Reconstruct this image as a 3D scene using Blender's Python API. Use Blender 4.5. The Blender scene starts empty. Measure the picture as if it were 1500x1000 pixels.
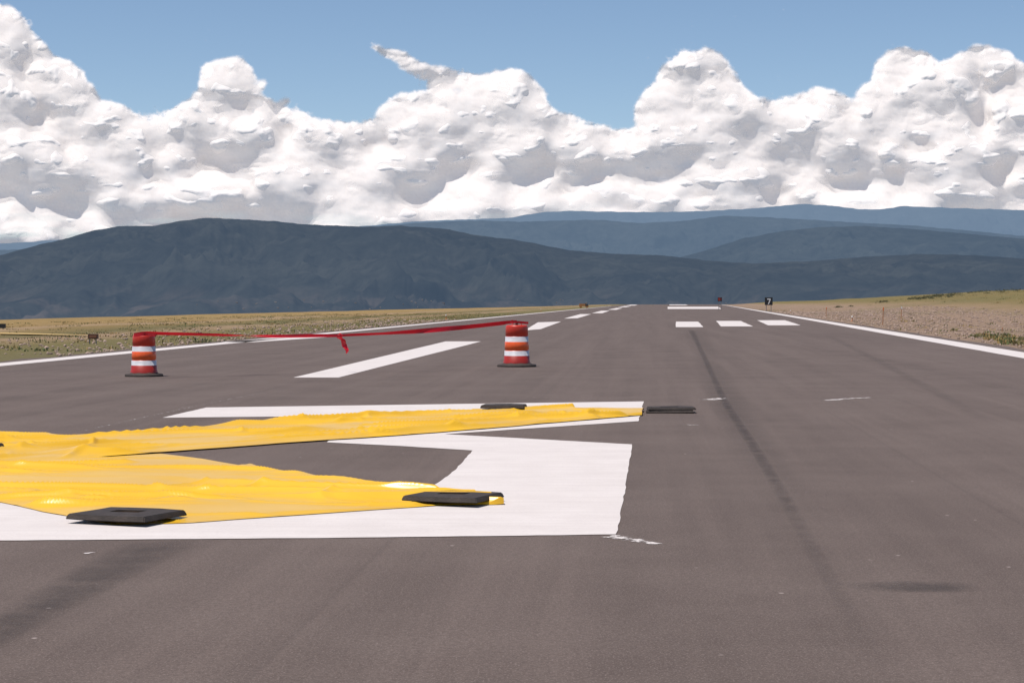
import bpy, bmesh, math, random
import numpy as np
from mathutils import Vector, Matrix
random.seed(7); rng=np.random.default_rng(7)
scene=bpy.context.scene
F=2830.0; CH=1.37; PITCH=math.atan(56/F)
# ------------------------------------------------------------------ helpers
def ray(px,py):
    dx=(px-750)/F; dy=-(py-500)/F
    c,s=math.cos(PITCH),math.sin(PITCH)
    return Vector((dx, c+s*dy, -s+c*dy))
def G(px,py,z=0.0):
    d=ray(px,py); t=(z-CH)/d.z
    return Vector((d.x*t,d.y*t,z))
def at(px,py,D):
    d=ray(px,py); t=D/d.y
    return Vector((d.x*t,D,CH+d.z*t))
def newmat(name):
    m=bpy.data.materials.new(name); m.use_nodes=True
    nt=m.node_tree
    for n in list(nt.nodes): nt.nodes.remove(n)
    o=nt.nodes.new('ShaderNodeOutputMaterial')
    return m,nt,o
def L(nt,a,b): nt.links.new(a,b)
def col(c): return (c[0],c[1],c[2],1)
def noise(nt,vec,scale,detail=4,rough=.55):
    n=nt.nodes.new('ShaderNodeTexNoise'); n.inputs['Scale'].default_value=scale
    n.inputs['Detail'].default_value=detail; n.inputs['Roughness'].default_value=rough
    if vec is not None: L(nt,vec,n.inputs['Vector'])
    return n.outputs['Fac']
def mathn(nt,op,a,b=None,clamp=False):
    n=nt.nodes.new('ShaderNodeMath'); n.operation=op; n.use_clamp=clamp
    for i,v in enumerate((a,b)):
        if v is None: continue
        if isinstance(v,(int,float)): n.inputs[i].default_value=v
        else: L(nt,v,n.inputs[i])
    return n.outputs[0]
def maprange(nt,v,a,b,c=0.,d=1.):
    n=nt.nodes.new('ShaderNodeMapRange'); n.inputs[1].default_value=a;n.inputs[2].default_value=b
    n.inputs[3].default_value=c;n.inputs[4].default_value=d
    L(nt,v,n.inputs[0]); return n.outputs[0]
def mixc(nt,f,a,b,mode='MIX'):
    n=nt.nodes.new('ShaderNodeMix'); n.data_type='RGBA'; n.blend_type=mode
    for idx,v in ((0,f),(6,a),(7,b)):
        if isinstance(v,(int,float)): n.inputs[idx].default_value=v
        elif isinstance(v,tuple): n.inputs[idx].default_value=col(v)
        else: L(nt,v,n.inputs[idx])
    return n.outputs[2]
def simple(name,c,rough=.6,var=.15,scale=8,bump=0.0,metal=0,spec=.5):
    m,nt,o=newmat(name)
    tc=nt.nodes.new('ShaderNodeTexCoord').outputs['Object']
    f=noise(nt,tc,scale,6)
    cc=mixc(nt,maprange(nt,f,.3,.7),tuple(x*(1-var) for x in c),tuple(min(1,x*(1+var)) for x in c))
    b=nt.nodes.new('ShaderNodeBsdfPrincipled'); L(nt,cc,b.inputs['Base Color'])
    b.inputs['Roughness'].default_value=rough; b.inputs['Metallic'].default_value=metal
    b.inputs['Specular IOR Level'].default_value=spec
    if bump:
        bp=nt.nodes.new('ShaderNodeBump'); bp.inputs['Strength'].default_value=bump; bp.inputs['Distance'].default_value=.01
        L(nt,noise(nt,tc,scale*6,4),bp.inputs['Height']); L(nt,bp.outputs[0],b.inputs['Normal'])
    L(nt,b.outputs[0],o.inputs[0]); return m
def meshobj(name,verts,faces,mat=None,smooth=False,parent=None):
    me=bpy.data.meshes.new(name); me.from_pydata([tuple(v) for v in verts],[],faces); me.update()
    ob=bpy.data.objects.new(name,me); scene.collection.objects.link(ob)
    if mat: me.materials.append(mat)
    if smooth: me.polygons.foreach_set('use_smooth',[True]*len(me.polygons))
    if parent: ob.parent=parent
    return ob
def gridobj(name,V,mat,mask=None,smooth=True,attrs=None):
    nr,nc,_=V.shape
    idx=np.arange(nr*nc).reshape(nr,nc)
    q=np.stack([idx[:-1,:-1],idx[:-1,1:],idx[1:,1:],idx[1:,:-1]],-1).reshape(-1,4)
    if mask is not None:
        mk=mask.reshape(-1); q=q[mk[q].any(1)]
        used=np.zeros(nr*nc,bool); used[q.reshape(-1)]=True
        remap=np.cumsum(used)-1; q=remap[q]
    else: used=np.ones(nr*nc,bool)
    P=V.reshape(-1,3)[used]
    me=bpy.data.meshes.new(name)
    me.vertices.add(len(P)); me.vertices.foreach_set('co',P.astype(np.float32).ravel())
    me.loops.add(len(q)*4); me.loops.foreach_set('vertex_index',q.astype(np.int32).ravel())
    me.polygons.add(len(q)); me.polygons.foreach_set('loop_start',(np.arange(len(q))*4).astype(np.int32))
    me.polygons.foreach_set('loop_total',np.full(len(q),4,np.int32))
    me.polygons.foreach_set('use_smooth',np.full(len(q),smooth))
    me.update(calc_edges=True)
    if attrs:
        for k,a in attrs.items():
            at_=me.attributes.new(k,'FLOAT','POINT'); at_.data.foreach_set('value',a.reshape(-1)[used].astype(np.float32))
    me.materials.append(mat)
    ob=bpy.data.objects.new(name,me); scene.collection.objects.link(ob); return ob
_perm=rng.permutation(4096); _ang=rng.random(4096)*2*np.pi
def perlin(x,y,seed=0):
    xi=np.floor(x).astype(np.int64); yi=np.floor(y).astype(np.int64); xf=x-xi; yf=y-yi
    def g(a,b,dx,dy):
        h=_ang[_perm[(_perm[(a+seed*131)&4095]+b)&4095]]
        return np.cos(h)*dx+np.sin(h)*dy
    u=xf*xf*xf*(xf*(xf*6-15)+10); v=yf*yf*yf*(yf*(yf*6-15)+10)
    a=g(xi,yi,xf,yf); b=g(xi+1,yi,xf-1,yf); c=g(xi,yi+1,xf,yf-1); d=g(xi+1,yi+1,xf-1,yf-1)
    return 1.5*((a*(1-u)+b*u)*(1-v)+(c*(1-u)+d*u)*v)
def fbm(x,y,o=5,seed=0,gain=.5,ridged=False):
    s=0;a=1;t=0
    for i in range(o):
        n=perlin(x*2**i,y*2**i,seed+i)
        if ridged: n=1-2*np.abs(n)
        s=s+a*n;t+=a;a*=gain
    return s/t
def sstep(x,a,b):
    t=np.clip((x-a)/(b-a),0,1); return t*t*(3-2*t)
# ------------------------------------------------------------------ camera
cam=bpy.data.cameras.new('camera'); camo=bpy.data.objects.new('camera',cam); scene.collection.objects.link(camo)
camo.location=(0,0,CH); camo.rotation_euler=(math.pi/2-PITCH,0,0)
cam.sensor_width=36; cam.lens=F/1500*36; cam.clip_end=90000; cam.clip_start=.1
scene.camera=camo
# ------------------------------------------------------------------ light
sd=Vector((-0.30,-0.17,0.94)).normalized()
el=math.asin(sd.z); az=math.atan2(sd.x,sd.y)
w=bpy.data.worlds.new('World'); scene.world=w; w.use_nodes=True; nt=w.node_tree
bg=nt.nodes['Background']
sky=nt.nodes.new('ShaderNodeTexSky'); sky.sky_type='NISHITA'; sky.sun_disc=False
sky.sun_elevation=el; sky.sun_rotation=az%(2*math.pi); sky.altitude=2300; sky.air_density=1.0; sky.dust_density=.25; sky.ozone_density=1.8
L(nt,sky.outputs[0],bg.inputs[0]); bg.inputs[1].default_value=.108
sun=bpy.data.lights.new('sun','SUN'); sun.energy=4.6; sun.angle=math.radians(.5); sun.color=(1,.93,.85)
suno=bpy.data.objects.new('sun',sun); scene.collection.objects.link(suno)
suno.rotation_euler=(-sd).to_track_quat('-Z','Y').to_euler()
scene.view_settings.view_transform='Standard'; scene.view_settings.look='None'; scene.view_settings.exposure=0
# ------------------------------------------------------------------ terrain
TS=190/F
def lat(u,v): return np.where(u>0,u-0.0371*(v-51.7)*sstep(u,0,5),u)
def hz(u,v):
    l=lat(u,v)
    z=np.full(np.shape(u),-0.03)+0*u
    hill=(4.5-1.3*sstep(v,450,1300))*sstep(l,16,78)*sstep(v,60,330)
    hill=hill+.35*fbm(u/38,v/60,4,3)*sstep(l,20,50)
    z=z+hill
    z=z-90*sstep(l,130,900)
    el_=-50+16*sstep(v,300,1300)+5*perlin(v/90,v*0+.3,5)
    e=np.maximum(el_-l,0)
    z=z-100*sstep(e,0,900)-.02*np.minimum(e,300)+.14*fbm(u/14,v/25,4,9)*sstep(-l,17,24)
    z=z-110*sstep(v,2150,3400)-np.minimum(np.maximum(v-2150,0)*.03,30)
    return np.maximum(z,-135+6*fbm(u/900,v/900,3,11))
us=np.concatenate([-np.geomspace(12000,70,60),np.arange(-68,100,1.2),np.geomspace(101,12000,60)])
vs=np.concatenate([np.linspace(-400,0,12),np.arange(4,160,2.),np.geomspace(162,14000,240)])
U,Vv=np.meshgrid(us,vs)
Z=hz(U,Vv)
terr_V=np.stack([U+TS*Vv,Vv,Z],-1)
m,nt,o=newmat('ground_soil_grass')
pos=nt.nodes.new('ShaderNodeTexCoord').outputs['Object']
at_=nt.nodes.new('ShaderNodeAttribute'); at_.attribute_name='lat'
mp=nt.nodes.new('ShaderNodeMapping'); L(nt,pos,mp.inputs[0]); mp.inputs['Scale'].default_value=(1,.25,1)
n1=noise(nt,mp.outputs[0],.22,6,.65); n2=noise(nt,pos,1.2,8,.7); n3=noise(nt,pos,9,6,.7); n0=noise(nt,mp.outputs[0],.07,4,.6)
latn=mathn(nt,'ADD',at_.outputs['Fac'],mathn(nt,'MULTIPLY',mathn(nt,'SUBTRACT',n1,.5),7))
rm=nt.nodes.new('ShaderNodeValToRGB'); L(nt,maprange(nt,latn,-80,80),rm.inputs[0])
stops=[(-80,(.28,.18,.06)),(-42,(.34,.22,.08)),(-37,(.30,.195,.075)),(-34,(.40,.27,.17)),(-31,(.25,.17,.06)),(-27,(.12,.105,.035)),(-24,(.36,.24,.15)),(-20,(.15,.13,.04)),(-15,(.14,.125,.055)),(11,(.29,.195,.145)),(30,(.31,.21,.155)),(38,(.27,.185,.10)),(44,(.18,.14,.045)),(80,(.16,.13,.04))]
er=rm.color_ramp.elements
while len(er)<len(stops): er.new(.5)
for e,(p,c) in zip(er,stops): e.position=(p+80)/160; e.color=col(c)
c1=mixc(nt,maprange(nt,n2,.42,.66,0,.55),rm.outputs[0],(.09,.088,.03))
c1=mixc(nt,maprange(nt,n0,.5,.68,0,.45),c1,(.11,.11,.035))
c2=mixc(nt,maprange(nt,n3,.35,.7,.0,.6),c1,mixc(nt,.5,c1,(.36,.27,.20)))
c3=mixc(nt,maprange(nt,noise(nt,pos,30,4,.7),.5,.72,0,.5),c2,(.07,.052,.04))
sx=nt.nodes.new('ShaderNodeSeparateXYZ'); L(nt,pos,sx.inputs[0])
c4=mixc(nt,maprange(nt,sx.outputs[2],-12,-60),c3,(.045,.06,.085))  # low valley ground tinted slate, distance haze mixed into its colour
b=nt.nodes.new('ShaderNodeBsdfPrincipled'); L(nt,c4,b.inputs['Base Color']); b.inputs['Roughness'].default_value=.95; b.inputs['Specular IOR Level'].default_value=.1
bp=nt.nodes.new('ShaderNodeBump'); bp.inputs['Distance'].default_value=.08; bp.inputs['Strength'].default_value=.8
L(nt,n3,bp.inputs['Height']); L(nt,bp.outputs[0],b.inputs['Normal']); L(nt,b.outputs[0],o.inputs[0])
gridobj('ground',terr_V,m,attrs={'lat':lat(U,Vv)})
def zg(X,Y): 
    return float(hz(np.array([X-TS*Y]),np.array([float(Y)]))[0])
# ------------------------------------------------------------------ asphalt
m,nt,o=newmat('asphalt')
pos=nt.nodes.new('ShaderNodeTexCoord').outputs['Object']
rot=nt.nodes.new('ShaderNodeMapping'); L(nt,pos,rot.inputs[0]); rot.inputs['Rotation'].default_value=(0,0,math.atan(TS))
st=nt.nodes.new('ShaderNodeMapping'); L(nt,rot.outputs[0],st.inputs[0]); st.inputs['Scale'].default_value=(1.3,.03,1)
st2=nt.nodes.new('ShaderNodeMapping'); L(nt,rot.outputs[0],st2.inputs[0]); st2.inputs['Scale'].default_value=(7,.12,1)
streak=noise(nt,st.outputs[0],1,5,.6); streak2=noise(nt,st2.outputs[0],1,4,.6)
blot=noise(nt,pos,.6,7,.68); fine=noise(nt,pos,34,6,.8); agg=noise(nt,pos,100,3,.7)
base=mixc(nt,maprange(nt,streak,.36,.64),(.108,.081,.070),(.168,.128,.111))
base=mixc(nt,maprange(nt,streak2,.3,.7,0,.5),base,(.092,.069,.061))
base=mixc(nt,maprange(nt,blot,.40,.66,0,.55),base,(.184,.143,.125))
base=mixc(nt,maprange(nt,fine,.36,.60,0,.65),base,(.078,.058,.050))
base=mixc(nt,maprange(nt,agg,.54,.68,0,.65),base,(.31,.255,.23))
vo=nt.nodes.new('ShaderNodeTexVoronoi'); vo.inputs['Scale'].default_value=2.6; L(nt,pos,vo.inputs['Vector'])
base=mixc(nt,maprange(nt,vo.outputs['Distance'],.04,.016,0,.8),base,(.45,.38,.35))
sx=nt.nodes.new('ShaderNodeSeparateXYZ'); L(nt,rot.outputs[0],sx.inputs[0])
jx=mathn(nt,'ADD',sx.outputs[0],mathn(nt,'MULTIPLY',noise(nt,st.outputs[0],.5,3),.25))
fr=mathn(nt,'ABSOLUTE',mathn(nt,'SUBTRACT',mathn(nt,'FRACT',mathn(nt,'DIVIDE',mathn(nt,'ADD',jx,102.0),3.8)),.5))
base=mixc(nt,maprange(nt,fr,.006,.002,0,.12),base,(.05,.04,.038))
b=nt.nodes.new('ShaderNodeBsdfPrincipled'); L(nt,base,b.inputs['Base Color']); b.inputs['Roughness'].default_value=.85; b.inputs['Specular IOR Level'].default_value=.2
bp=nt.nodes.new('ShaderNodeBump'); bp.inputs['Distance'].default_value=.006; bp.inputs['Strength'].default_value=.6
L(nt,fine,bp.inputs['Height']); L(nt,bp.outputs[0],b.inputs['Normal']); L(nt,b.outputs[0],o.inputs[0])
def uv(u,v,z=0): return Vector((u+TS*v,v,z))
rl=lambda v:10.2+0.0371*(v-51.7)
vs_=np.concatenate([np.linspace(-60,0,6),np.geomspace(3,2140,260)])
rowsL=[uv(-15.15+.12*math.sin(v*1.3)+random.uniform(-.1,.1),v) for v in vs_]
rowsR=[uv(rl(v)+.95+random.uniform(-.12,.12),v) for v in vs_]
vv=[];ff=[]
for a,bb in zip(rowsL,rowsR): vv+= [a,bb]
for i in range(len(vs_)-1): ff.append((2*i,2*i+1,2*i+3,2*i+2))
meshobj('runway',vv,ff,m)
# ------------------------------------------------------------------ white paint
def paintmat(name,wear=.0):
    m,nt,o=newmat(name)
    pos=nt.nodes.new('ShaderNodeTexCoord').outputs['Object']
    f=noise(nt,pos,2.0,6,.65); g=noise(nt,pos,50,4,.7)
    st=nt.nodes.new('ShaderNodeMapping'); L(nt,pos,st.inputs[0]); st.inputs['Scale'].default_value=(.6,9,1)
    s=noise(nt,st.outputs[0],1,4,.6)
    c=mixc(nt,maprange(nt,f,.3,.7),(.62,.565,.54),(.71,.655,.63))
    c=mixc(nt,maprange(nt,s,.35,.65,0,.5),c,(.57,.515,.49))
    c=mixc(nt,maprange(nt,g,.54,.76,0,.5),c,(.40,.35,.33))
    b=nt.nodes.new('ShaderNodeBsdfPrincipled'); L(nt,c,b.inputs['Base Color']); b.inputs['Roughness'].default_value=.7; b.inputs['Specular IOR Level'].default_value=.2
    if wear>0:
        t=nt.nodes.new('ShaderNodeBsdfTransparent'); mx=nt.nodes.new('ShaderNodeMixShader')
        at_=nt.nodes.new('ShaderNodeAttribute'); at_.attribute_name='alpha'
        al=maprange(nt,mathn(nt,'ADD',at_.outputs['Fac'],mathn(nt,'MULTIPLY',mathn(nt,'SUBTRACT',noise(nt,pos,14,5,.7),.5),wear*2.5)),.4,.6)
        L(nt,al,mx.inputs[0]); L(nt,t.outputs[0],mx.inputs[1]); L(nt,b.outputs[0],mx.inputs[2]); L(nt,mx.outputs[0],o.inputs[0])
    else: L(nt,b.outputs[0],o.inputs[0])
    return m
white=paintmat('white_paint'); wornwhite=paintmat('worn_white_paint',1.0)
def densify(pts,n=14):
    out=[]
    for i in range(len(pts)):
        a=pts[i]; b=pts[(i+1)%len(pts)]
        for k in range(n): out.append((a+(b-a)*(k/n)))
    return out
def poly(name,pix,z=.004,jit=.006,n=14,mat=None):
    pts=[G(x,y) for x,y in pix]
    vs=densify(pts,n)
    vs=[Vector((p.x+random.uniform(-jit,jit),p.y+random.uniform(-jit,jit),z)) for p in vs]
    bm=bmesh.new(); f=bm.faces.new([bm.verts.new(v) for v in vs])
    bmesh.ops.triangulate(bm,faces=bm.faces[:]); bm.normal_update()
    for f in bm.faces:
        if f.normal.z<0: f.normal_flip()
    me=bpy.data.meshes.new(name); bm.to_mesh(me); bm.free(); me.materials.append(mat or white)
    ob=bpy.data.objects.new(name,me); scene.collection.objects.link(ob); return ob
poly('painted_runway_number',[(237,612),(302,597),(620,592.5),(943,588),(935,617),(652,636),(926,651),(917,710),(903,783),(500,788),(0,792),(-500,796),(-500,722),(0,731),(100,748),(605,735),(627,718),(665,690),(693,660),(580,653),(478,648),(520,620),(560,609),(430,610)])
stripes=[[(430,553),(496,553),(705,500),(653,500)],[(768,484),(792,482),(822,471),(788,472)],[(826,466.5),(846,466),(866,460),(850,460)],
[(867,458.6),(882,458.6),(893,455),(881,455)],[(890,453.6),(903,453.6),(912,451),(903,451)],[(905,449.8),(917,449.8),(925,448.2),(915,448.2)],[(917,447.4),(930,447.4),(934,446.2),(924,446.2)]]
for s in stripes: poly('centerline_stripe',s,n=6,jit=.01)
poly('touchdown_stripe',[(322,501),(372,501),(562,488.5),(525,488.5)],n=6)
for s in [[(990,471),(1023,471),(1030,479),(990,479)],[(1049,470),(1085,470),(1103,478),(1056,478)],[(1109,469),(1150,469),(1173,476.4),(1125,476.4)]]:
    poly('threshold_bar',s,n=8,jit=.02)
poly('threshold_bar',[(978,449.2),(1052,449.2),(1057,452.4),(978,452.4)],n=4); poly('threshold_bar',[(980,445.9),(1004,445.9),(1008,447),(981,447)],n=4)
def line(name,fu,w,v0,v1):
    vs=np.geomspace(v0,v1,120); vv=[];ff=[]
    for v in vs:
        vv+=[uv(fu(v)-w/2+random.uniform(-.012,.012),v,.004),uv(fu(v)+w/2+random.uniform(-.012,.012),v,.004)]
    for i in range(len(vs)-1): ff.append((2*i,2*i+1,2*i+3,2*i+2))
    return meshobj(name,vv,ff,white)
line('runway_edge_line',lambda v:-14.3,.7,2,900); line('runway_edge_line',lambda v:rl(v)-.1,.95,2,2100)
# ------------------------------------------------------------------ stains, skid marks, smears
m,nt,o=newmat('rubber_stain')
pos=nt.nodes.new('ShaderNodeTexCoord').outputs['Object']
at_=nt.nodes.new('ShaderNodeAttribute'); at_.attribute_name='alpha'
a=mathn(nt,'MULTIPLY',at_.outputs['Fac'],maprange(nt,noise(nt,pos,3,7,.7),.3,.7,.15,1.0))
b=nt.nodes.new('ShaderNodeBsdfPrincipled'); b.inputs['Base Color'].default_value=(.04,.034,.032,1); b.inputs['Roughness'].default_value=.8
t=nt.nodes.new('ShaderNodeBsdfTransparent'); mx=nt.nodes.new('ShaderNodeMixShader')
L(nt,a,mx.inputs[0]);L(nt,t.outputs[0],mx.inputs[1]);L(nt,b.outputs[0],mx.inputs[2]);L(nt,mx.outputs[0],o.inputs[0]); stain=m
def strip(name,pix,wid,strength,mat,z,n=60,nc=9,ends=6):
    P=[G(x,y) for x,y in pix]; seg=[0]
    for i in range(1,len(P)): seg.append(seg[-1]+(P[i]-P[i-1]).length)
    ts=np.linspace(0,seg[-1],n)
    X=np.interp(ts,seg,[p.x for p in P]); Y=np.interp(ts,seg,[p.y for p in P])
    for _ in range(4):
        X[1:-1]=(X[:-2]+2*X[1:-1]+X[2:])/4;Y[1:-1]=(Y[:-2]+2*Y[1:-1]+Y[2:])/4
    W=np.interp(ts,np.linspace(0,seg[-1],len(wid)),wid)
    tx=np.gradient(X);ty=np.gradient(Y);l=np.hypot(tx,ty);nx=-ty/l;ny=tx/l
    V=np.zeros((n,nc,3));A=np.zeros((n,nc)); q=np.linspace(0,1,n)
    for j in range(nc):
        s=(j/(nc-1)-.5)
        V[:,j,0]=X+nx*s*W;V[:,j,1]=Y+ny*s*W;V[:,j,2]=z
        A[:,j]=strength*(1-(2*abs(s))**2)*np.sin(np.clip(q*ends,0,1)*math.pi/2)*np.sin(np.clip((1-q)*ends,0,1)*math.pi/2)
    return gridobj(name,V,mat,attrs={'alpha':A})
strip('tire_mark',[(1012,482),(1035,530),(1062,590),(1105,655),(1150,730),(1205,830),(1262,930),(1310,1020)],[.4,.22,.14,.11],.40,stain,.0025,90)
strip('tire_mark',[(1016,482),(1043,540),(1072,600),(1115,670),(1170,760),(1235,860),(1310,990)],[1.3,.8,.5],.17,stain,.0015,90)
strip('tire_mark',[(-60,960),(60,890),(160,835),(250,790)],[.25,.4,.5],.42,stain,.002)
strip('tire_mark',[(1480,640),(1400,590),(1290,530),(1210,490)],[.25,.4],.15,stain,.0022)
strip('oil_stain',[(1240,861),(1340,859),(1440,860)],[.34,.42,.34],.6,stain,.0028,ends=2)
strip('paint_smear',[(885,784),(915,789),(945,794),(972,799)],[.2,.16,.1],.62,wornwhite,.0035)
strip('paint_smear',[(1205,587),(1240,584),(1280,582)],[.35,.22,.15],.6,wornwhite,.0035)
strip('paint_smear',[(1035,586),(1060,583)],[.4,.3],.6,wornwhite,.0035)
strip('paint_smear',[(530,709),(552,707),(575,708)],[.14,.2,.1],.6,wornwhite,.0035)
strip('paint_smear',[(1003,623),(1020,622)],[.25,.2],.5,wornwhite,.0035)
strip('paint_smear',[(122,811),(140,809)],[.06,.05],.6,wornwhite,.0035)
strip('chalk_line',[(80,640),(180,618),(300,592),(410,570)],[.04,.04],.36,wornwhite,.0032,120)
# ------------------------------------------------------------------ yellow tarp (closure marker)
m,nt,o=newmat('yellow_vinyl')
pos=nt.nodes.new('ShaderNodeTexCoord').outputs['Object']
f=noise(nt,pos,.9,3,.5)
c=mixc(nt,maprange(nt,f,.3,.7),(.74,.42,.022),(.82,.48,.03))
b=nt.nodes.new('ShaderNodeBsdfPrincipled'); L(nt,c,b.inputs['Base Color']); b.inputs['Roughness'].default_value=.30; b.inputs['Specular IOR Level'].default_value=.45
L(nt,b.outputs[0],o.inputs[0]); yellow=m
def tarp(name,top,bot,n,nc,z0,seed,dirn,amp=.05,zlow=None):
    def res(pl):
        P=[G(x,y) for x,y in pl]; xs=[p.x for p in P]
        s=np.concatenate([[0],np.cumsum([(P[i+1]-P[i]).length for i in range(len(P)-1)])]); s/=s[-1]
        t=np.linspace(0,1,n)
        X=np.interp(t,s,xs);Y=np.interp(t,s,[p.y for p in P])
        for _ in range(8):
            X[1:-1]=(X[:-2]+2*X[1:-1]+X[2:])/4;Y[1:-1]=(Y[:-2]+2*Y[1:-1]+Y[2:])/4
        return X,Y
    tx,ty=res(top);bx,by=res(bot); V=np.zeros((nc,n,3))
    k=np.linspace(0,1,nc)[:,None]
    X=bx[None]*(1-k)+tx[None]*k; Y=by[None]*(1-k)+ty[None]*k
    d=np.array(dirn)/np.hypot(*dirn)
    a=X*d[0]+Y*d[1]; c=-X*d[1]+Y*d[0]
    cw=c+.20*perlin(a*.45,c*.6,seed+40)+.03*perlin(a*1.4,c*1.5,seed+41)
    gate=sstep(perlin(a*.5,c*.7,seed+50),-.3,.3); gate2=sstep(perlin(a*.45,c*.6,seed+51),-.25,.3)
    f1=np.clip(1-np.abs(perlin(a*.22+cw*.10,cw*1.3,seed))*7,0,1)**1.6
    f2=np.clip(1-np.abs(perlin(a*.40-cw*.35,cw*1.7+a*.25,seed+7))*8,0,1)**1.6
    f3=np.clip(1-np.abs(perlin(a*.9+cw*.5,cw*1.2-a*.35,seed+9))*9,0,1)**1.6
    billow=.013*perlin(a*.7,c*1.2,seed+3)+.006*perlin(a*1.3+3,c*2.2,seed+4)+.010
    z=z0+amp*f1*(.25+.75*gate)+amp*.7*f2*gate2+amp*.5*f3*gate*(1-gate2*.5)+billow
    edge=np.minimum(k,1-k)
    lift=sstep(edge,0,.07)
    zl=.008 if zlow is None else zlow
    z=zl+(np.maximum(z,zl)-zl)*(.06+.94*lift)
    off=.05*perlin(a*.7,k*0+1.3,seed+5)+.018*perlin(a*2.3,k*0+4.3,seed+6)
    V[:,:,0]=X-d[1]*off*(1-2*edge);V[:,:,1]=Y+d[0]*off*(1-2*edge);V[:,:,2]=z
    return gridobj(name,V,yellow)
tarp('yellow_tarp',[(-420,652),(-200,640),(0,635),(50,636.5),(100,640),(240,632),(440,617),(470,614),(520,613),(600,607.5),(700,601),(790,595.5),(812,596),(850,600),(942,601.5)],
     [(-420,715),(-200,698),(0,682),(120,673),(245,663),(480,646),(650,634),(780,623),(938,609)],700,130,.024,1,(.72,.68),.056,.013)
tarp('yellow_tarp',[(-420,700),(0,680),(235,665),(300,674),(352,683),(366,680),(380,685),(480,700),(560,708),(600,714),(650,722),(738,738)],
     [(-420,690),(-200,712),(0,737),(60,751),(95,757),(165,770),(215,769),(280,767),(450,755),(640,742),(738,740)],700,150,.010,4,(.97,-.12),.048)
# ------------------------------------------------------------------ rubber ballast mats
rubber=simple('black_rubber',(.038,.027,.022),.75,.4,14,.5)
def mat_slab(bm,w,d,h,z,rotm):
    xs=[-w/2,-w*.22,w*.16,w/2]; ys=[-d/2,-d*.02,d*.18,d/2]
    b=bmesh.new(); g=[[b.verts.new((x,y,0)) for x in xs] for y in ys]
    fs=[]
    for j in range(3):
        for i in range(3):
            if i==1 and j==1: continue
            fs.append(b.faces.new((g[j][i],g[j][i+1],g[j+1][i+1],g[j+1][i])))
    r=bmesh.ops.extrude_face_region(b,geom=fs)
    up=[e for e in r['geom'] if isinstance(e,bmesh.types.BMVert)]
    for v in up:
        v.co.z=h; v.co.x*=.95; v.co.y*=.94
    bmesh.ops.recalc_face_normals(b,faces=b.faces[:])
    bmesh.ops.bevel(b,geom=[e for e in b.edges if len(e.link_faces)==2 and e.calc_face_angle(0)>.6],offset=h*.16,segments=2,affect='EDGES')
    for v in b.verts:
        v.co.z+=z+.003*math.sin(v.co.x*9+v.co.y*5); v.co=rotm@v.co
    me=bpy.data.meshes.new('t'); b.to_mesh(me); b.free(); bm.from_mesh(me); bpy.data.meshes.remove(me)
def mat(px,py,w,d,yaw,z=.03,stack=1,h=.055):
    bm=bmesh.new()
    for k in range(stack):
        mat_slab(bm,w,d,h,z+k*(h+.004),Matrix.Rotation(math.radians(yaw+k*4),4,'Z')@Matrix.Translation((k*.02,k*.02,0)))
    me=bpy.data.meshes.new('rubber_ballast_mat'); bm.to_mesh(me); bm.free(); me.materials.append(rubber)
    ob=bpy.data.objects.new('rubber_ballast_mat',me); scene.collection.objects.link(ob)
    p=G(px,py); ob.location=(p.x,p.y,0); return ob
mat(186,764,.58,.50,-22,.030,h=.034); mat(664,737,.56,.50,-22,.032,h=.034); mat(738,602,.56,.45,-6,.045,h=.04); mat(981,604,.6,.42,-4,.006,2,.030); mat(-52,668,.6,.5,0,.06,h=.045)
# ------------------------------------------------------------------ drums
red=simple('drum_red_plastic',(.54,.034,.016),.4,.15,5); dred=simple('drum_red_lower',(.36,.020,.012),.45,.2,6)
org=simple('drum_orange_sheeting',(.82,.11,.02),.35,.12,9); wht=simple('drum_white_sheeting',(.60,.59,.62),.4,.12,7)
def lathe(name,prof,mat,seg=40,parent=None,mats=None):
    vv=[];ff=[]
    for r,z in prof:
        for i in range(seg):
            a=2*math.pi*i/seg; vv.append((r*math.cos(a),r*math.sin(a),z))
    for j in range(len(prof)-1):
        for i in range(seg):
            k=(i+1)%seg; ff.append((j*seg+i,j*seg+k,(j+1)*seg+k,(j+1)*seg+i)); 
    ff.append(tuple(range((len(prof)-1)*seg,len(prof)*seg)))
    ob=meshobj(name,vv,ff,mat,True,parent)
    if mats:
        for q in mats[0]: ob.data.materials.append(q)
        for j in range(len(prof)-1):
            for i in range(seg): ob.data.polygons[j*seg+i].material_index=mats[1][j]
    for p in ob.data.polygons:
        if len(p.vertices)>4: p.use_smooth=False
    return ob
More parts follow.
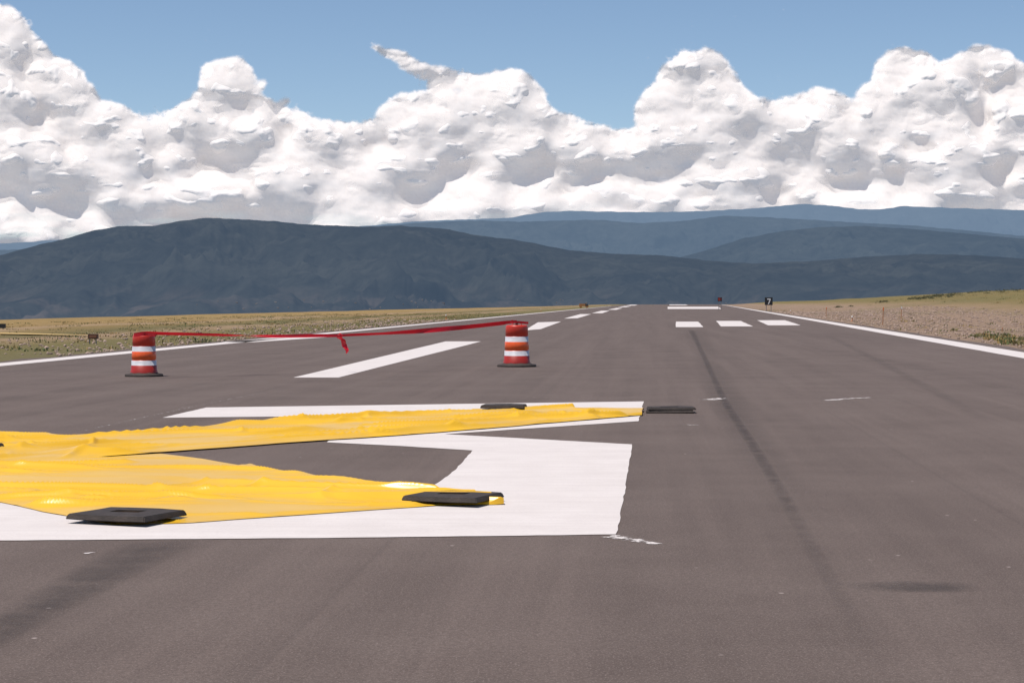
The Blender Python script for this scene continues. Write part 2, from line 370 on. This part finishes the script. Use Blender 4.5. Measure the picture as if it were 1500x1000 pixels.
def drum(px,py,s,yaw):
    e=bpy.data.objects.new('traffic_drum',None); scene.collection.objects.link(e)
    p=G(px,py); e.location=(p.x,p.y,0); e.scale=(s,s,s); e.rotation_euler=(0,0,yaw)
    lathe('base_ring',[(.44,0.0),(.445,.03),(.43,.05),(.34,.06),(.30,.085),(.27,.085)],rubber,8,e)
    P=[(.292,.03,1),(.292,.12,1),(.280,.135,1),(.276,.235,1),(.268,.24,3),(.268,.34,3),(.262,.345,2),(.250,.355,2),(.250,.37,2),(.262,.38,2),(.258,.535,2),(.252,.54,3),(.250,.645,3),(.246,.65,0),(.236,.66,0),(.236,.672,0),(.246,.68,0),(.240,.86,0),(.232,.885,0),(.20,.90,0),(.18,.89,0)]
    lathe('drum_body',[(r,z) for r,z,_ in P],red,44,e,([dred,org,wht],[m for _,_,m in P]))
    vv=[];pts=[(-.11,.885),(-.10,.935),(-.05,.955),(.05,.955),(.10,.935),(.11,.885)]
    for x,z in pts:
        for dy,dz in ((-.025,-.012),(.025,-.012),(.025,.012),(-.025,.012)): vv.append((x,dy,z+dz))
    ff=[]
    for i in range(len(pts)-1):
        for k in range(4): ff.append((i*4+k,i*4+(k+1)%4,i*4+4+(k+1)%4,i*4+4+k))
    ff+=[(0,1,2,3),(20,23,22,21)]
    meshobj('handle',vv,ff,red,False,e)
    lathe('top_bolt',[(.03,.89),(.03,.955),(.02,.965)],rubber,12,e)
    return e
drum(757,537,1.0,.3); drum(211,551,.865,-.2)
# ------------------------------------------------------------------ ribbon
m,nt,o=newmat('red_ribbon')
pos=nt.nodes.new('ShaderNodeTexCoord').outputs['Object']
c=mixc(nt,noise(nt,pos,3,4),(.55,.008,.02),(.75,.02,.035))
b=nt.nodes.new('ShaderNodeBsdfPrincipled'); L(nt,c,b.inputs['Base Color']); b.inputs['Roughness'].default_value=.35
tr=nt.nodes.new('ShaderNodeBsdfTranslucent'); L(nt,c,tr.inputs[0]); mx=nt.nodes.new('ShaderNodeMixShader'); mx.inputs[0].default_value=.3
L(nt,b.outputs[0],mx.inputs[1]);L(nt,tr.outputs[0],mx.inputs[2]);L(nt,mx.outputs[0],o.inputs[0]); ribm=m
rib_e=bpy.data.objects.new('red_ribbon',None); scene.collection.objects.link(rib_e)
def ribbon(name,pts,w,tw,n=160):
    P=[at(*p) for p in pts]; s=[0]
    for i in range(1,len(P)): s.append(s[-1]+(P[i]-P[i-1]).length)
    t=np.linspace(0,s[-1],n); C=[np.interp(t,s,[p[k] for p in P]) for k in range(3)]
    for k in range(3):
        for _ in range(6): C[k][1:-1]=(C[k][:-2]+2*C[k][1:-1]+C[k][2:])/4
    V=np.zeros((n,3,3))
    W=np.interp(np.linspace(0,1,n),np.linspace(0,1,len(w)),w)
    A=np.interp(np.linspace(0,1,n),np.linspace(0,1,len(tw)),tw)
    T=np.stack([np.gradient(c_) for c_ in C],-1); T/=np.linalg.norm(T,axis=1)[:,None]
    up=np.array([0,0,1.]) if abs(T[n//2][2])<.7 else np.array([1.,0,0])
    side=np.cross(T,up); side/=np.linalg.norm(side,axis=1)[:,None]; upp=np.cross(side,T)
    for j,sg in enumerate((-1,0,1)):
        off=(np.cos(A)[:,None]*upp+np.sin(A)[:,None]*side)*W[:,None]/2*sg
        V[:,j]=np.stack(C,-1)+off
    ob=gridobj(name,V,ribm); ob.parent=rib_e
ribbon('strand_left',[(196,490,35.3),(212,487.5,35.3),(260,488.5,35.8),(340,491,36.6),(420,492,37.4),(500,491,38.2)],[.06,.07,.05,.075,.05,.07,.05],[.2,.9,.3,1.3,2.6,3.4,3.0])
ribbon('strand_right',[(500,491,38.2),(560,488.5,38.8),(620,484,39.5),(680,479,40.1),(740,472,40.7),(757,471,40.75)],[.05,.06,.075,.09,.075,.06],[0,.7,.3,-.3,.4,.2])
ribbon('strand_doubled',[(560,489.5,38.9),(620,486,39.5),(690,479,40.1),(738,474,40.6),(752,470,40.7)],[.02,.06,.07,.05],[.3,-.6,.4,.2])
ribbon('strand_lower',[(212,489,35.25),(300,491,36),(400,494,37),(500,492,38.1)],[.03,.04,.03,.04],[.5,1.2,2.2,3])
ribbon('wrap_left',[(196,491,35.2),(212,489,35.1),(229,491,35.4)],[.06,.05],[0,.2],20)
ribbon('wrap_right',[(739,473,40.7),(757,471.5,40.6),(774,473,40.8)],[.05,.05],[0,.2],20)
ribbon('tail_a',[(497,489,38.15),(501,497,38.1),(504,505,38.15),(509,513,38.1),(507,517.5,38.1)],[.07,.05,.08,.1,.08,.02],[0,.8,.2,-.6,.5],40)
ribbon('tail_b',[(496,491,38.2),(492,493,38.1),(499,496,38.1),(505,499,38.15),(507,509,38.2)],[.05,.06,.05,.07],[0,1,.3,-.5],40)
bm=bmesh.new(); bmesh.ops.create_icosphere(bm,subdivisions=3,radius=.05)
for v in bm.verts: v.co*=1+.35*math.sin(v.co.x*90+v.co.z*60)
me=bpy.data.meshes.new('knot'); bm.to_mesh(me); bm.free(); me.materials.append(ribm)
k=bpy.data.objects.new('knot',me); scene.collection.objects.link(k); k.parent=rib_e; k.location=at(499,491,38.15); k.scale=(1.2,.6,.7)
# ------------------------------------------------------------------ airfield signs, lights, stakes
blackp=simple('sign_black',(.012,.012,.014),.5); whp=simple('sign_white',(.7,.7,.68),.6); redp=simple('sign_red',(.30,.03,.02),.5); steel=simple('steel_grey',(.22,.2,.19),.5,metal=.3)
wood=simple('stake_wood',(.42,.22,.12),.8); orp=simple('marker_orange',(.65,.16,.04),.6); orf=simple('fixture_orange',(.50,.17,.05),.6)
def box(bm,x0,x1,y0,y1,z0,z1,mi=0):
    r=bmesh.ops.create_cube(bm,size=1); vs=r['verts']
    for v in vs: v.co=Vector(((x0+x1)/2+v.co.x*(x1-x0),(y0+y1)/2+v.co.y*(y1-y0),(z0+z1)/2+v.co.z*(z1-z0)))
    for f in {f for v in vs for f in v.link_faces}: f.material_index=mi
def fin(bm,name,mats,loc,rz=0,bev=0):
    if bev: bmesh.ops.bevel(bm,geom=bm.edges[:],offset=bev,segments=2,affect='EDGES')
    me=bpy.data.meshes.new(name); bm.to_mesh(me); bm.free()
    for q in mats: me.materials.append(q)
    ob=bpy.data.objects.new(name,me); scene.collection.objects.link(ob); ob.location=loc; ob.rotation_euler=(0,0,rz); return ob
D=320; p=at(1126,441,D); gz=zg(p.x,D)
bm=bmesh.new(); zb=at(1126,446.8,D).z-gz; zt=at(1126,435.5,D).z-gz
box(bm,-.64,.64,-.12,.12,zb,zt,0); 
for x in (-.4,.4): box(bm,x-.05,x+.05,-.05,.05,-.2,zb-.003,2)
box(bm,-.5,.5,-.3,.3,-.2,.06,2)
h=zt-zb
box(bm,-.26,.30,-.15,-.125,zb+h*.70,zb+h*.84,1)
v=[bm.verts.new(q) for q in ((.14,-.15,zb+h*.70-.003),(.30,-.15,zb+h*.70-.003),(.02,-.15,zb+h*.13),(-.16,-.15,zb+h*.13))]
f=bm.faces.new(v); f.material_index=1
fin(bm,'runway_distance_sign',[blackp,whp,steel],(p.x,D,gz))
D=380; p=at(1055,440,D); gz=zg(p.x,D); bm=bmesh.new()
zt=at(1055,435.5,D).z-gz; box(bm,-.5,.35,-.08,.08,zt-.75,zt,1); box(bm,-.42,-.02,-.1,-.082,zt-.65,zt-.1,0); box(bm,.08,.2,-.1,-.082,zt-.6,zt-.15,0)
for x in (-.3,.2): box(bm,x-.04,x+.04,-.04,.04,-.2,zt-.753,2)
fin(bm,'taxiway_sign',[redp,blackp,steel],(p.x,D,gz))
D=66; p=at(136.5,496,D); gz=zg(p.x,D); bm=bmesh.new(); zt=at(136,489,D).z-gz
box(bm,-.17,.17,-.05,.05,zt-.17,zt,0); box(bm,-.12,.12,-.06,-.052,zt-.13,zt-.04,1)
for x in (-.12,.1): box(bm,x-.018,x+.018,-.02,.02,-.3,zt-.172,2)
fin(bm,'airfield_marker_board',[simple('board_brown',(.09,.04,.025),.6),simple('board_face',(.2,.08,.04),.6),steel],(p.x,D,gz))
D=104; p=at(1,478,D); gz=zg(p.x,D); bm=bmesh.new(); zt=at(1,474,D).z-gz
box(bm,-.34,.26,-.1,.1,zt-.24,zt,0); box(bm,-.2,-.12,-.06,.06,-.3,zt-.243,1); box(bm,.1,.18,-.06,.06,-.3,zt-.243,1)
fin(bm,'taxiway_sign',[blackp,steel],(p.x,D,gz),0,.01)
def stake(px,pyt,D,wd,m2):
    p=at(px,pyt,D); gz=zg(p.x,D); bm=bmesh.new(); h=p.z-gz
    box(bm,-wd/2,wd/2,-.01,.01,-.1,h*.82,0); box(bm,-wd*.6,wd*.6,-.013,.013,h*.82+.002,h,1)
    ob=fin(bm,'survey_stake',[wood,m2],(p.x,D,gz)); ob.rotation_euler=(0,.04,0)
stake(1293,450,120,.06,orp); stake(1320,449,170,.07,whp); stake(1210,450,190,.07,orp); stake(1468,480,95,.04,orp)
def elight(u,v):
    p=uv(u,v); gz=zg(p.x,p.y); bm=bmesh.new()
    bmesh.ops.create_cone(bm,cap_ends=True,segments=12,radius1=.12,radius2=.10,depth=.06,matrix=Matrix.Translation((0,0,.03)))
    bmesh.ops.create_cone(bm,cap_ends=True,segments=12,radius1=.03,radius2=.03,depth=.24,matrix=Matrix.Translation((0,0,.18)))
    n0=len(bm.faces); bmesh.ops.create_cone(bm,cap_ends=True,segments=14,radius1=.07,radius2=.045,depth=.12,matrix=Matrix.Translation((0,0,.36)))
    bm.faces.ensure_lookup_table()
    for f in bm.faces[n0:]: f.material_index=1
    fin(bm,'runway_edge_light',[orf,whp],(p.x,p.y,gz))
for v in (150,270,390): elight(rl(v)+2.5,v)
for v in (170,330): elight(-17.2,v)
D=560; p=at(855,444,D); gz=zg(p.x,D); bm=bmesh.new()
box(bm,-1.3,.45,-.9,.9,.5,1.15,0); box(bm,.5,1.05,-.85,.85,.45,1.4,1); box(bm,.6,.95,-.87,-.855,1.0,1.3,2); box(bm,1.055,1.35,-.8,.8,.45,.95,1)
box(bm,-1.25,.4,-.85,.85,1.155,1.25,0)
for x in (-.85,.95):
    for y in (-.9,.9): bmesh.ops.create_cone(bm,cap_ends=True,segments=16,radius1=.33,radius2=.33,depth=.2,matrix=Matrix.Translation((x,y,.33))@Matrix.Rotation(math.pi/2,4,'X'))
fin(bm,'maintenance_truck',[simple('truck_body',(.34,.15,.05),.6),blackp,steel],(p.x,D,gz))
# ------------------------------------------------------------------ weeds & stones
def weedmesh(name,spots,mats,seed):
    r=random.Random(seed); vv=[];ff=[];mi=[]
    for (x,y,z,h,wd,k,m_) in spots:
        for _ in range(k):
            a=r.uniform(0,6.28); rr=wd*math.sqrt(r.random()); bx=x+rr*math.cos(a); by=y+rr*math.sin(a)
            hh=h*r.uniform(.4,1.1)*(1-.5*rr/wd); lx=r.uniform(-.4,.4)*hh+math.cos(a)*.2*hh; ly=r.uniform(-.4,.4)*hh; bw=r.uniform(.010,.03)
            c=r.uniform(0,6.28); i=len(vv); dx,dy=math.cos(c)*bw,math.sin(c)*bw
            vv+= [(bx-dx,by-dy,z-.02),(bx+dx,by+dy,z-.02),(bx+lx*.5+dx,by+ly*.5+dy,z+hh*.6),(bx+lx*.5-dx,by+ly*.5-dy,z+hh*.6),(bx+lx,by+ly,z+hh)]
            ff+=[(i,i+1,i+2,i+3),(i+3,i+2,i+4)]; mi+=[m_,m_]
    ob=meshobj(name,vv,ff); 
    for q in mats: ob.data.materials.append(q)
    ob.data.polygons.foreach_set('material_index',mi); return ob
gr=simple('weed_green',(.13,.15,.05),.8,.4,1.5); dry=simple('weed_dry',(.38,.26,.10),.85,.3,1.5); oliv=simple('weed_olive',(.21,.175,.07),.85,.3,1.5)
sp=[]
def addw(u,v,h,wd,k,mm):
    p=uv(u,v); sp.append((p.x,p.y,zg(p.x,p.y),h,wd,k,mm))
for _ in range(1000):
    v=random.uniform(55,260); e=random.random()**1.6
    addw(-15.6-e*28,v,random.uniform(.06,.16),random.uniform(.3,.8),16,random.choice([0,1,1,2,2,0]))
for _ in range(260):
    v=random.uniform(50,420); e=random.random()**1.3
    addw(rl(v)+1.4+e*24,v,random.uniform(.06,.2),random.uniform(.15,.6),14,random.choice([0,1,2,2]))
for _ in range(500):
    v=random.uniform(150,500); addw(rl(v)+30+random.random()*50,v,random.uniform(.15,.35),random.uniform(.4,1.2),14,random.choice([0,1,1,2,2]))
for (px,py,k) in ((1440,492,7),(1465,497,9),(1485,503,7),(1475,492,6),(1390,483,2),(1330,472,2),(1495,498,6)):
    for _ in range(k):
        p=G(px+random.uniform(-14,14),py+random.uniform(-2,2)); sp.append((p.x,p.y,zg(p.x,p.y),random.uniform(.12,.28),random.uniform(.2,.45),40,random.choice([0,0,1,2])))
weedmesh('roadside_weeds',sp,[gr,dry,oliv],3)
vv=[];ff=[]
for (px,n) in ((1345,14),(1365,16),(1385,12),(1405,9),(1440,5),(1290,5),(1240,4),(1480,6)):
    for _ in range(n):
        D=random.uniform(400,470); x=(px+random.uniform(-16,16)-750)/F*D; z=zg(x,D); s=random.uniform(.35,.8)
        for _k in range(70):
            a=Vector((random.gauss(0,1),random.gauss(0,1),abs(random.gauss(0,.7)))); a=a/max(a.length,.1)*s*random.uniform(.5,1.05)
            c=Vector((x+a.x*1.5,D+a.y,z+a.z*.9)); q=[Vector((random.uniform(-1,1),random.uniform(-1,1),random.uniform(-1,1)))*.13 for _ in range(3)]
            i=len(vv); vv+=[c+q[0],c+q[1],c+q[2]]; ff.append((i,i+1,i+2))
meshobj('sagebrush',vv,ff,simple('sage_leaf',(.09,.09,.045),.9,.4,1))
vv=[];ff=[]
ico=bmesh.new(); bmesh.ops.create_icosphere(ico,subdivisions=1,radius=1); iv=[v.co.copy() for v in ico.verts]; iff=[tuple(v.index for v in f.verts) for f in ico.faces]; ico.free()
for _ in range(5200):
    if random.random()<.8:
        v=random.uniform(48,300); u=rl(v)+1.1+random.random()**1.2*24
    else: v=random.uniform(50,160); u=-15.4-random.random()**2*8
    p=uv(u,v); z=zg(p.x,p.y); s=random.uniform(.02,.06)*(1+v/200); i=len(vv)
    sc=(random.uniform(.8,1.4),random.uniform(.8,1.3),random.uniform(.5,.9))
    for c in iv:
        k=random.uniform(.8,1.15); vv.append((p.x+c.x*s*sc[0]*k,p.y+c.y*s*sc[1]*k,z+s*.25+c.z*s*sc[2]*k))
    ff+=[tuple(a+i for a in f) for f in iff]
meshobj('shoulder_gravel',vv,ff,simple('gravel_stone',(.33,.24,.19),.9,.4,.9))
a_=[G(0,486.5),G(60,487.5),G(135,490.5),G(135,491.3),G(60,488.8),G(0,487.8)]
meshobj('taxiway_line',[(q.x,q.y,zg(q.x,q.y)+.06) for q in a_],[(0,1,4,5),(1,2,3,4)],simple('yellow_line_paint',(.5,.34,.12),.7))
# ------------------------------------------------------------------ mountains
def mtmat(name,dif1,dif2,air,sc):
    m,nt,o=newmat(name)
    pos=nt.nodes.new('ShaderNodeTexCoord').outputs['Object']
    f=noise(nt,pos,sc,8,.65); g=noise(nt,pos,sc*7,7,.75)
    c=mixc(nt,maprange(nt,f,.38,.62),dif1,dif2); c=mixc(nt,maprange(nt,g,.4,.7,0,.75),c,tuple(x*.3 for x in dif1))
    sx=nt.nodes.new('ShaderNodeSeparateXYZ'); L(nt,pos,sx.inputs[0])
    dryf=mathn(nt,'MULTIPLY',maprange(nt,sx.outputs[2],60,-60),maprange(nt,noise(nt,pos,sc*2.2,6,.7),.50,.62))
    c=mixc(nt,dryf,c,(.07,.055,.045))
    d=nt.nodes.new('ShaderNodeBsdfDiffuse'); L(nt,c,d.inputs[0])
    e=nt.nodes.new('ShaderNodeEmission'); e.inputs[0].default_value=col(air); e.inputs[1].default_value=1  # distance haze painted as a constant blue glow, one tint per range
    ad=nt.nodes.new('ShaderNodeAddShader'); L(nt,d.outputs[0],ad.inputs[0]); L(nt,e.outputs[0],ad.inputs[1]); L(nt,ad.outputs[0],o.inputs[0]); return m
def mountain(name,pts,r0,r1,mat,seed,nr=150,amp=1.0,lo=-160):
    px=np.linspace(-900,2400,1500); cy=np.interp(px,[p[0] for p in pts],[p[1] for p in pts])
    for _ in range(10): cy[1:-1]=(cy[:-2]+2*cy[1:-1]+cy[2:])/4
    tx=(px-750)/F
    cy=cy+1.4*fbm(px/18,px*0+seed,4,seed)
    zc=CH+(444-cy)/F*r1
    rr=np.concatenate([np.linspace(r0,r1,nr),np.linspace(r1*1.01,r1*1.3,20)])
    R,TX=np.meshgrid(rr,tx,indexing='ij'); ZC=np.broadcast_to(zc,R.shape)
    t=(R-r0)/(r1-r0)
    X=TX*R
    wx=X/1100+.5*fbm(X/1300,R/1300,3,seed+4); 
    rid=fbm(wx,R/3000+.3*fbm(X/900,R/900,2,seed+9),6,seed+1,.56,True)
    prof=np.where(t<=1,np.clip(t,0,1)**1.15,1-(t-1)*2.4)
    env=np.sin(np.clip(t,0,1)*math.pi)**.8
    z=lo+(ZC-lo)*prof+amp*(rid-.35)*env*(ZC-lo)*.48
    cap=(CH+(ZC-CH)*R/r1)-(1-np.clip(t,0,1))*.06*(ZC-lo)
    z=np.where(t<1,np.minimum(z,cap),z)
    V=np.stack([X,R,z],-1); return gridobj(name,V,mat)
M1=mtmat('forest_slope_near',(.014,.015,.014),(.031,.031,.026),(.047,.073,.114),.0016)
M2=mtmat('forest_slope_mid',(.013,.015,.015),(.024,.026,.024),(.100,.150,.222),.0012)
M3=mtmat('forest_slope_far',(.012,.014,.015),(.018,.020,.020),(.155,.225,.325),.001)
near=[(-900,400),(-400,390),(-100,385),(0,374),(60,358),(100,349),(135,338),(180,331),(225,331),(270,323),(305,319),(345,321),(400,324),(450,329),(530,332),(590,331),(650,335),(700,345),(760,352),(830,366),(900,372),(970,374),(1040,382),(1100,386),(1180,383),(1270,376),(1350,372),(1430,374),(1500,379),(1700,372),(2400,380)]
midn=[(-900,380),(-300,378),(800,392),(980,381),(1030,368),(1085,350),(1150,338),(1200,333),(1260,331),(1330,335),(1400,341),(1500,350),(1700,345),(2400,360)]
mid=[(-900,372),(-100,368),(300,360),(520,338),(560,331),(620,326),(700,323),(760,325),(830,323),(880,322),(930,327),(1000,324),(1060,316),(1110,318),(1170,321),(1250,326),(1330,330),(1420,338),(1500,346),(2400,350)]
far=[(-900,350),(-200,356),(0,357),(50,354),(90,351),(200,350),(450,338),(560,329),(600,325),(640,323),(700,321),(750,319),(785,312),(830,309),(880,310),(950,311),(1010,310),(1060,308),(1110,305),(1170,299),(1215,301),(1260,307),(1290,307),(1320,302),(1370,304),(1430,306),(1500,308),(1700,318),(2400,310)]
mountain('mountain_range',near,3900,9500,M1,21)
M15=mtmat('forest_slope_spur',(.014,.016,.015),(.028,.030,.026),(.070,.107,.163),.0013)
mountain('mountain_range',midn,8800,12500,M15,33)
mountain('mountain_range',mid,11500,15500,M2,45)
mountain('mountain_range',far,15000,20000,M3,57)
vv=[];ff=[];r=random.Random(5)
scene.view_layers[0].update()
mo=[o_ for o_ in scene.objects if o_.name.startswith('mountain_range')][0]
for _ in range(40):
    px=r.choice([r.gauss(640,70),r.gauss(830,60),r.uniform(250,1300),r.gauss(450,60)]); py=r.uniform(439,453)
    d=ray(px,py); ok,loc,nn,fi=mo.ray_cast(Vector((0,0,CH)),d)
    if not ok: continue
    s=r.uniform(1.2,2.4); x,y,z=loc; i=len(vv); a=s*r.uniform(.8,1.6);b_=s*.8;h=s*.5
    vv+=[(x-a,y-b_,z-4),(x+a,y-b_,z-4),(x+a,y+b_,z-4),(x-a,y+b_,z-4),(x-a,y-b_,z+h),(x+a,y-b_,z+h),(x+a,y+b_,z+h),(x-a,y+b_,z+h),(x-a,y,z+h*1.6),(x+a,y,z+h*1.6)]
    ff+=[tuple(i+k for k in q) for q in ((0,1,5,4),(1,2,6,9,5),(2,3,7,6),(3,0,4,8,7),(4,5,9,8),(7,8,9,6))]
meshobj('distant_town',vv,ff,simple('house_walls',(.18,.16,.15),.8,.4,.01))
# ------------------------------------------------------------------ clouds: real relief of billowing puffs about 26 km away
RC=26000.0
x0,x1,y0,y1=-760,2260,-90,392
st_=1.15
gx=np.arange(x0,x1,st_); gy=np.arange(y0,y1,st_)
GX,GY=np.meshgrid(gx,gy)
top=[(-800,120),(-500,60),(-300,-10),(-150,-40),(-60,-12),(0,8),(25,18),(45,55),(85,85),(120,105),(135,150),(190,158),(215,175),(250,163),(280,148),(300,128),(310,92),(340,83),(365,97),(375,140),(395,148),(420,160),(450,170),(500,178),(545,182),(562,165),(580,142),(620,136),(670,142),(700,128),(720,108),(760,103),(790,130),(800,155),(850,178),(900,192),(940,190),(957,168),(960,122),(975,97),(1000,77),(1040,75),(1060,92),(1080,120),(1100,145),(1130,152),(1180,137),(1210,130),(1240,147),(1265,152),(1275,110),(1290,88),(1320,70),(1350,76),(1370,97),(1400,82),(1420,73),(1450,70),(1480,85),(1500,97),(1600,70),(1700,130),(1900,90),(2100,150),(2300,120)]
tX=[p[0] for p in top]; tY=[p[1] for p in top]
topf=lambda x: float(np.interp(x,tX,tY))
puffs=[]
r=random.Random(11)
def kids(x,y,rad,d,asp,lvl):
    puffs.append((x,y,rad,d,asp))
    if lvl<=0 or rad<5: return
    for _ in range(r.randint(5,8)):
        a=r.uniform(-.3,math.pi+.3); q=r.uniform(.35,.95); rr=rad*r.uniform(.28,.55)
        cx=x+math.cos(a)*rad*q; cy=y-math.sin(a)*rad*q*asp
        if cy-rr<topf(cx)-5: cy=topf(cx)+rr-r.uniform(0,5)
        kids(cx,cy,rr,d+math.sqrt(max(0,1-q*q))*rad*.5,asp,lvl-1)
x=x0
while x<x1:
    t=topf(x); rad=r.uniform(6,20)
    kids(x,t+rad,rad,r.uniform(-8,4),1,1); x+=r.uniform(4.5,8)
for _ in range(560):
    x=r.uniform(x0,x1); t=topf(x); y=t+(385-t)*r.random()**.85; depth=y-t
    lw=min(1,max(0,(y-200)/90))
    rad=min(r.uniform(16,50),max(14,depth*.75)); asp=1-.5*lw
    if y-rad*asp<t: y=t+rad*asp
    kids(x,y,rad,depth*.10+r.uniform(-15,15)*(1-.4*lw),asp,1 if lw>.7 else 2)
for i in range(26):
    t=i/25; x=549+t*170; y=68+ (1-(1-t)**1.6)*44+ (6 if t>.25 else 0); rad=5+11*math.sin(min(1,t*1.3)*math.pi*.6)
    kids(x,y+rad*.3,rad,r.uniform(-5,10),.8,1)
for i in range(16): kids(640+i*9+r.uniform(-6,6),118+r.uniform(-4,16),r.uniform(9,16),r.uniform(-8,8),.85,1)
for (x,y,rad) in ((385,122,7),(380,130,8),(424,146,6),(418,150,8),(940,157,5),(950,158,8),(1282,108,7)): kids(x,y,rad,0,.7,1)
WX=GX+7*fbm(GX/38,GY/34,3,61)+2.2*fbm(GX/9,GY/9,3,71); WY=GY+6*fbm(GX/38,GY/34,3,81)+2.2*fbm(GX/9,GY/9,3,91)
TOP=np.interp(GX,tX,tY)
base=np.where(WY>TOP+9,(GY-TOP)*.10-14+12*fbm(GX/60,GY/30,3,141),-1e3)
ZB=base.copy()
for (x,y,rad,d,asp) in puffs:
    i0=max(0,int((x-rad-12-x0)/st_)); i1=min(len(gx),int((x+rad+12-x0)/st_)+1)
    j0=max(0,int((y-rad*asp-12-y0)/st_)); j1=min(len(gy),int((y+rad*asp+12-y0)/st_)+1)
    if i1<=i0 or j1<=j0: continue
    q=1-((WX[j0:j1,i0:i1]-x)/rad)**2-((WY[j0:j1,i0:i1]-y)/(rad*asp))**2
    zz=np.where(q>0,d+rad*.6*np.sqrt(np.maximum(q,0)),-1e3)
    ZB[j0:j1,i0:i1]=np.maximum(ZB[j0:j1,i0:i1],zz)
M=(ZB>-900).astype(float)
def blur(a,k,it=2):
    for _ in range(it):
        for ax in (0,1):
            c=np.cumsum(np.pad(a,[(k+1,k) if i==ax else (0,0) for i in (0,1)],mode='edge'),axis=ax)
            a=(np.take(c,range(2*k+1,c.shape[ax]),ax)-np.take(c,range(0,c.shape[ax]-2*k-1),ax))/(2*k+1)
    return a
Zf=np.where(M>0,ZB,0)
Bm=blur(M,3); Zn=blur(Zf*M,3)/np.maximum(Bm,1e-4)
Bs=blur(M,1,2); Zs=blur(Zf*M,1,2)/np.maximum(Bs,1e-4)
Bl=blur(M,8,2); Zl=blur(Zf*M,8,2)/np.maximum(Bl,1e-4)
low=sstep(GY,180,290)
Zs=np.where(M>0,Zs,Zn)
Zs=(.34-.24*low)*Zs+(.30)*Zn+(.36+.24*low)*Zl
def billow(x,y,o,seed,gain):
    s=0;a=1;t=0
    for i in range(o):
        s=s+a*np.sqrt(perlin(x*2**i,y*2**i,seed+i)**2+.014); t+=a; a*=gain
    return s/t
bil=billow((GX+9*perlin(GX/30,GY/30,201))/46,(GY+9*perlin(GX/30,GY/30,202))/(40-8*low),4,161,.42)
Zs=Zs+(19-8*low)*bil+(26+8*low)*fbm(GX/130,GY/50,3,111)
lean=(GY-250)*.50            # the bank leans back with height
wis=sstep(fbm(GX/70,GY/50,3,171),.0,.35)
al=(1-.6*wis)*Bm+.6*wis*Bl+(.28+.32*wis)*fbm(GX/9,GY/7,4,121,.62)
al=sstep(al,.20,.95)
al=al*(1-.6*sstep(GY,280,350)*sstep(fbm(GX/110,GY/16,4,131),-.15,.35))
shade_grey=sstep(.80*fbm(GX/90,GY/24,5,151,.52)+.50*sstep(GY-TOP,10,150)+.0,.0,.75)  # cloud shade painted into the colour: grey patches, darker down the bank
def place(Zd):
    dist=RC-Zd*(RC/F)
    return np.stack([(GX-750)/F*dist,dist,CH+(444-GY)/F*dist],-1)
m,nt,o=newmat('cloud')
at_=nt.nodes.new('ShaderNodeAttribute'); at_.attribute_name='alpha'
ad_=nt.nodes.new('ShaderNodeAttribute'); ad_.attribute_name='painted_shade'
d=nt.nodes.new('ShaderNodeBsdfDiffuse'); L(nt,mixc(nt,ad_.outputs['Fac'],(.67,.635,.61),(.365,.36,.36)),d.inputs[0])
e=nt.nodes.new('ShaderNodeEmission'); e.inputs[0].default_value=(.93,.90,.94,1); e.inputs[1].default_value=.20  # even glow stands in for light scattered inside the cloud
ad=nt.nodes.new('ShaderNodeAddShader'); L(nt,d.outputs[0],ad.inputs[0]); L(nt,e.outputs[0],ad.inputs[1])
t=nt.nodes.new('ShaderNodeBsdfTransparent'); mx=nt.nodes.new('ShaderNodeMixShader')
L(nt,at_.outputs['Fac'],mx.inputs[0]);L(nt,t.outputs[0],mx.inputs[1]);L(nt,ad.outputs[0],mx.inputs[2]);L(nt,mx.outputs[0],o.inputs[0])
ce=bpy.data.objects.new('cumulus_clouds',None); scene.collection.objects.link(ce)
a=gridobj('billows',place(Zs+lean),m,mask=al>.004,attrs={'alpha':al,'painted_shade':shade_grey}); a.parent=ce
# extra smoothed shell added before the billows to soften their light and shade
Zv=blur(np.where(Bl>.05,Zs,Zl),9,2)
s_=(slice(None,None,3),slice(None,None,3))
alv=np.clip(.54+.9*fbm(GX/44,GY/26,5,221,.55)+.14*low,.1,.86)*sstep(Bl,.5,.98)*al
Pv=place(Zv+lean+4.5+5*fbm(GX/40,GY/26,3,231))
a=gridobj('softening_shell',Pv[s_],m,mask=alv[s_]>.004,attrs={'alpha':alv[s_],'painted_shade':shade_grey[s_]}); a.parent=ce
print('puffs',len(puffs))
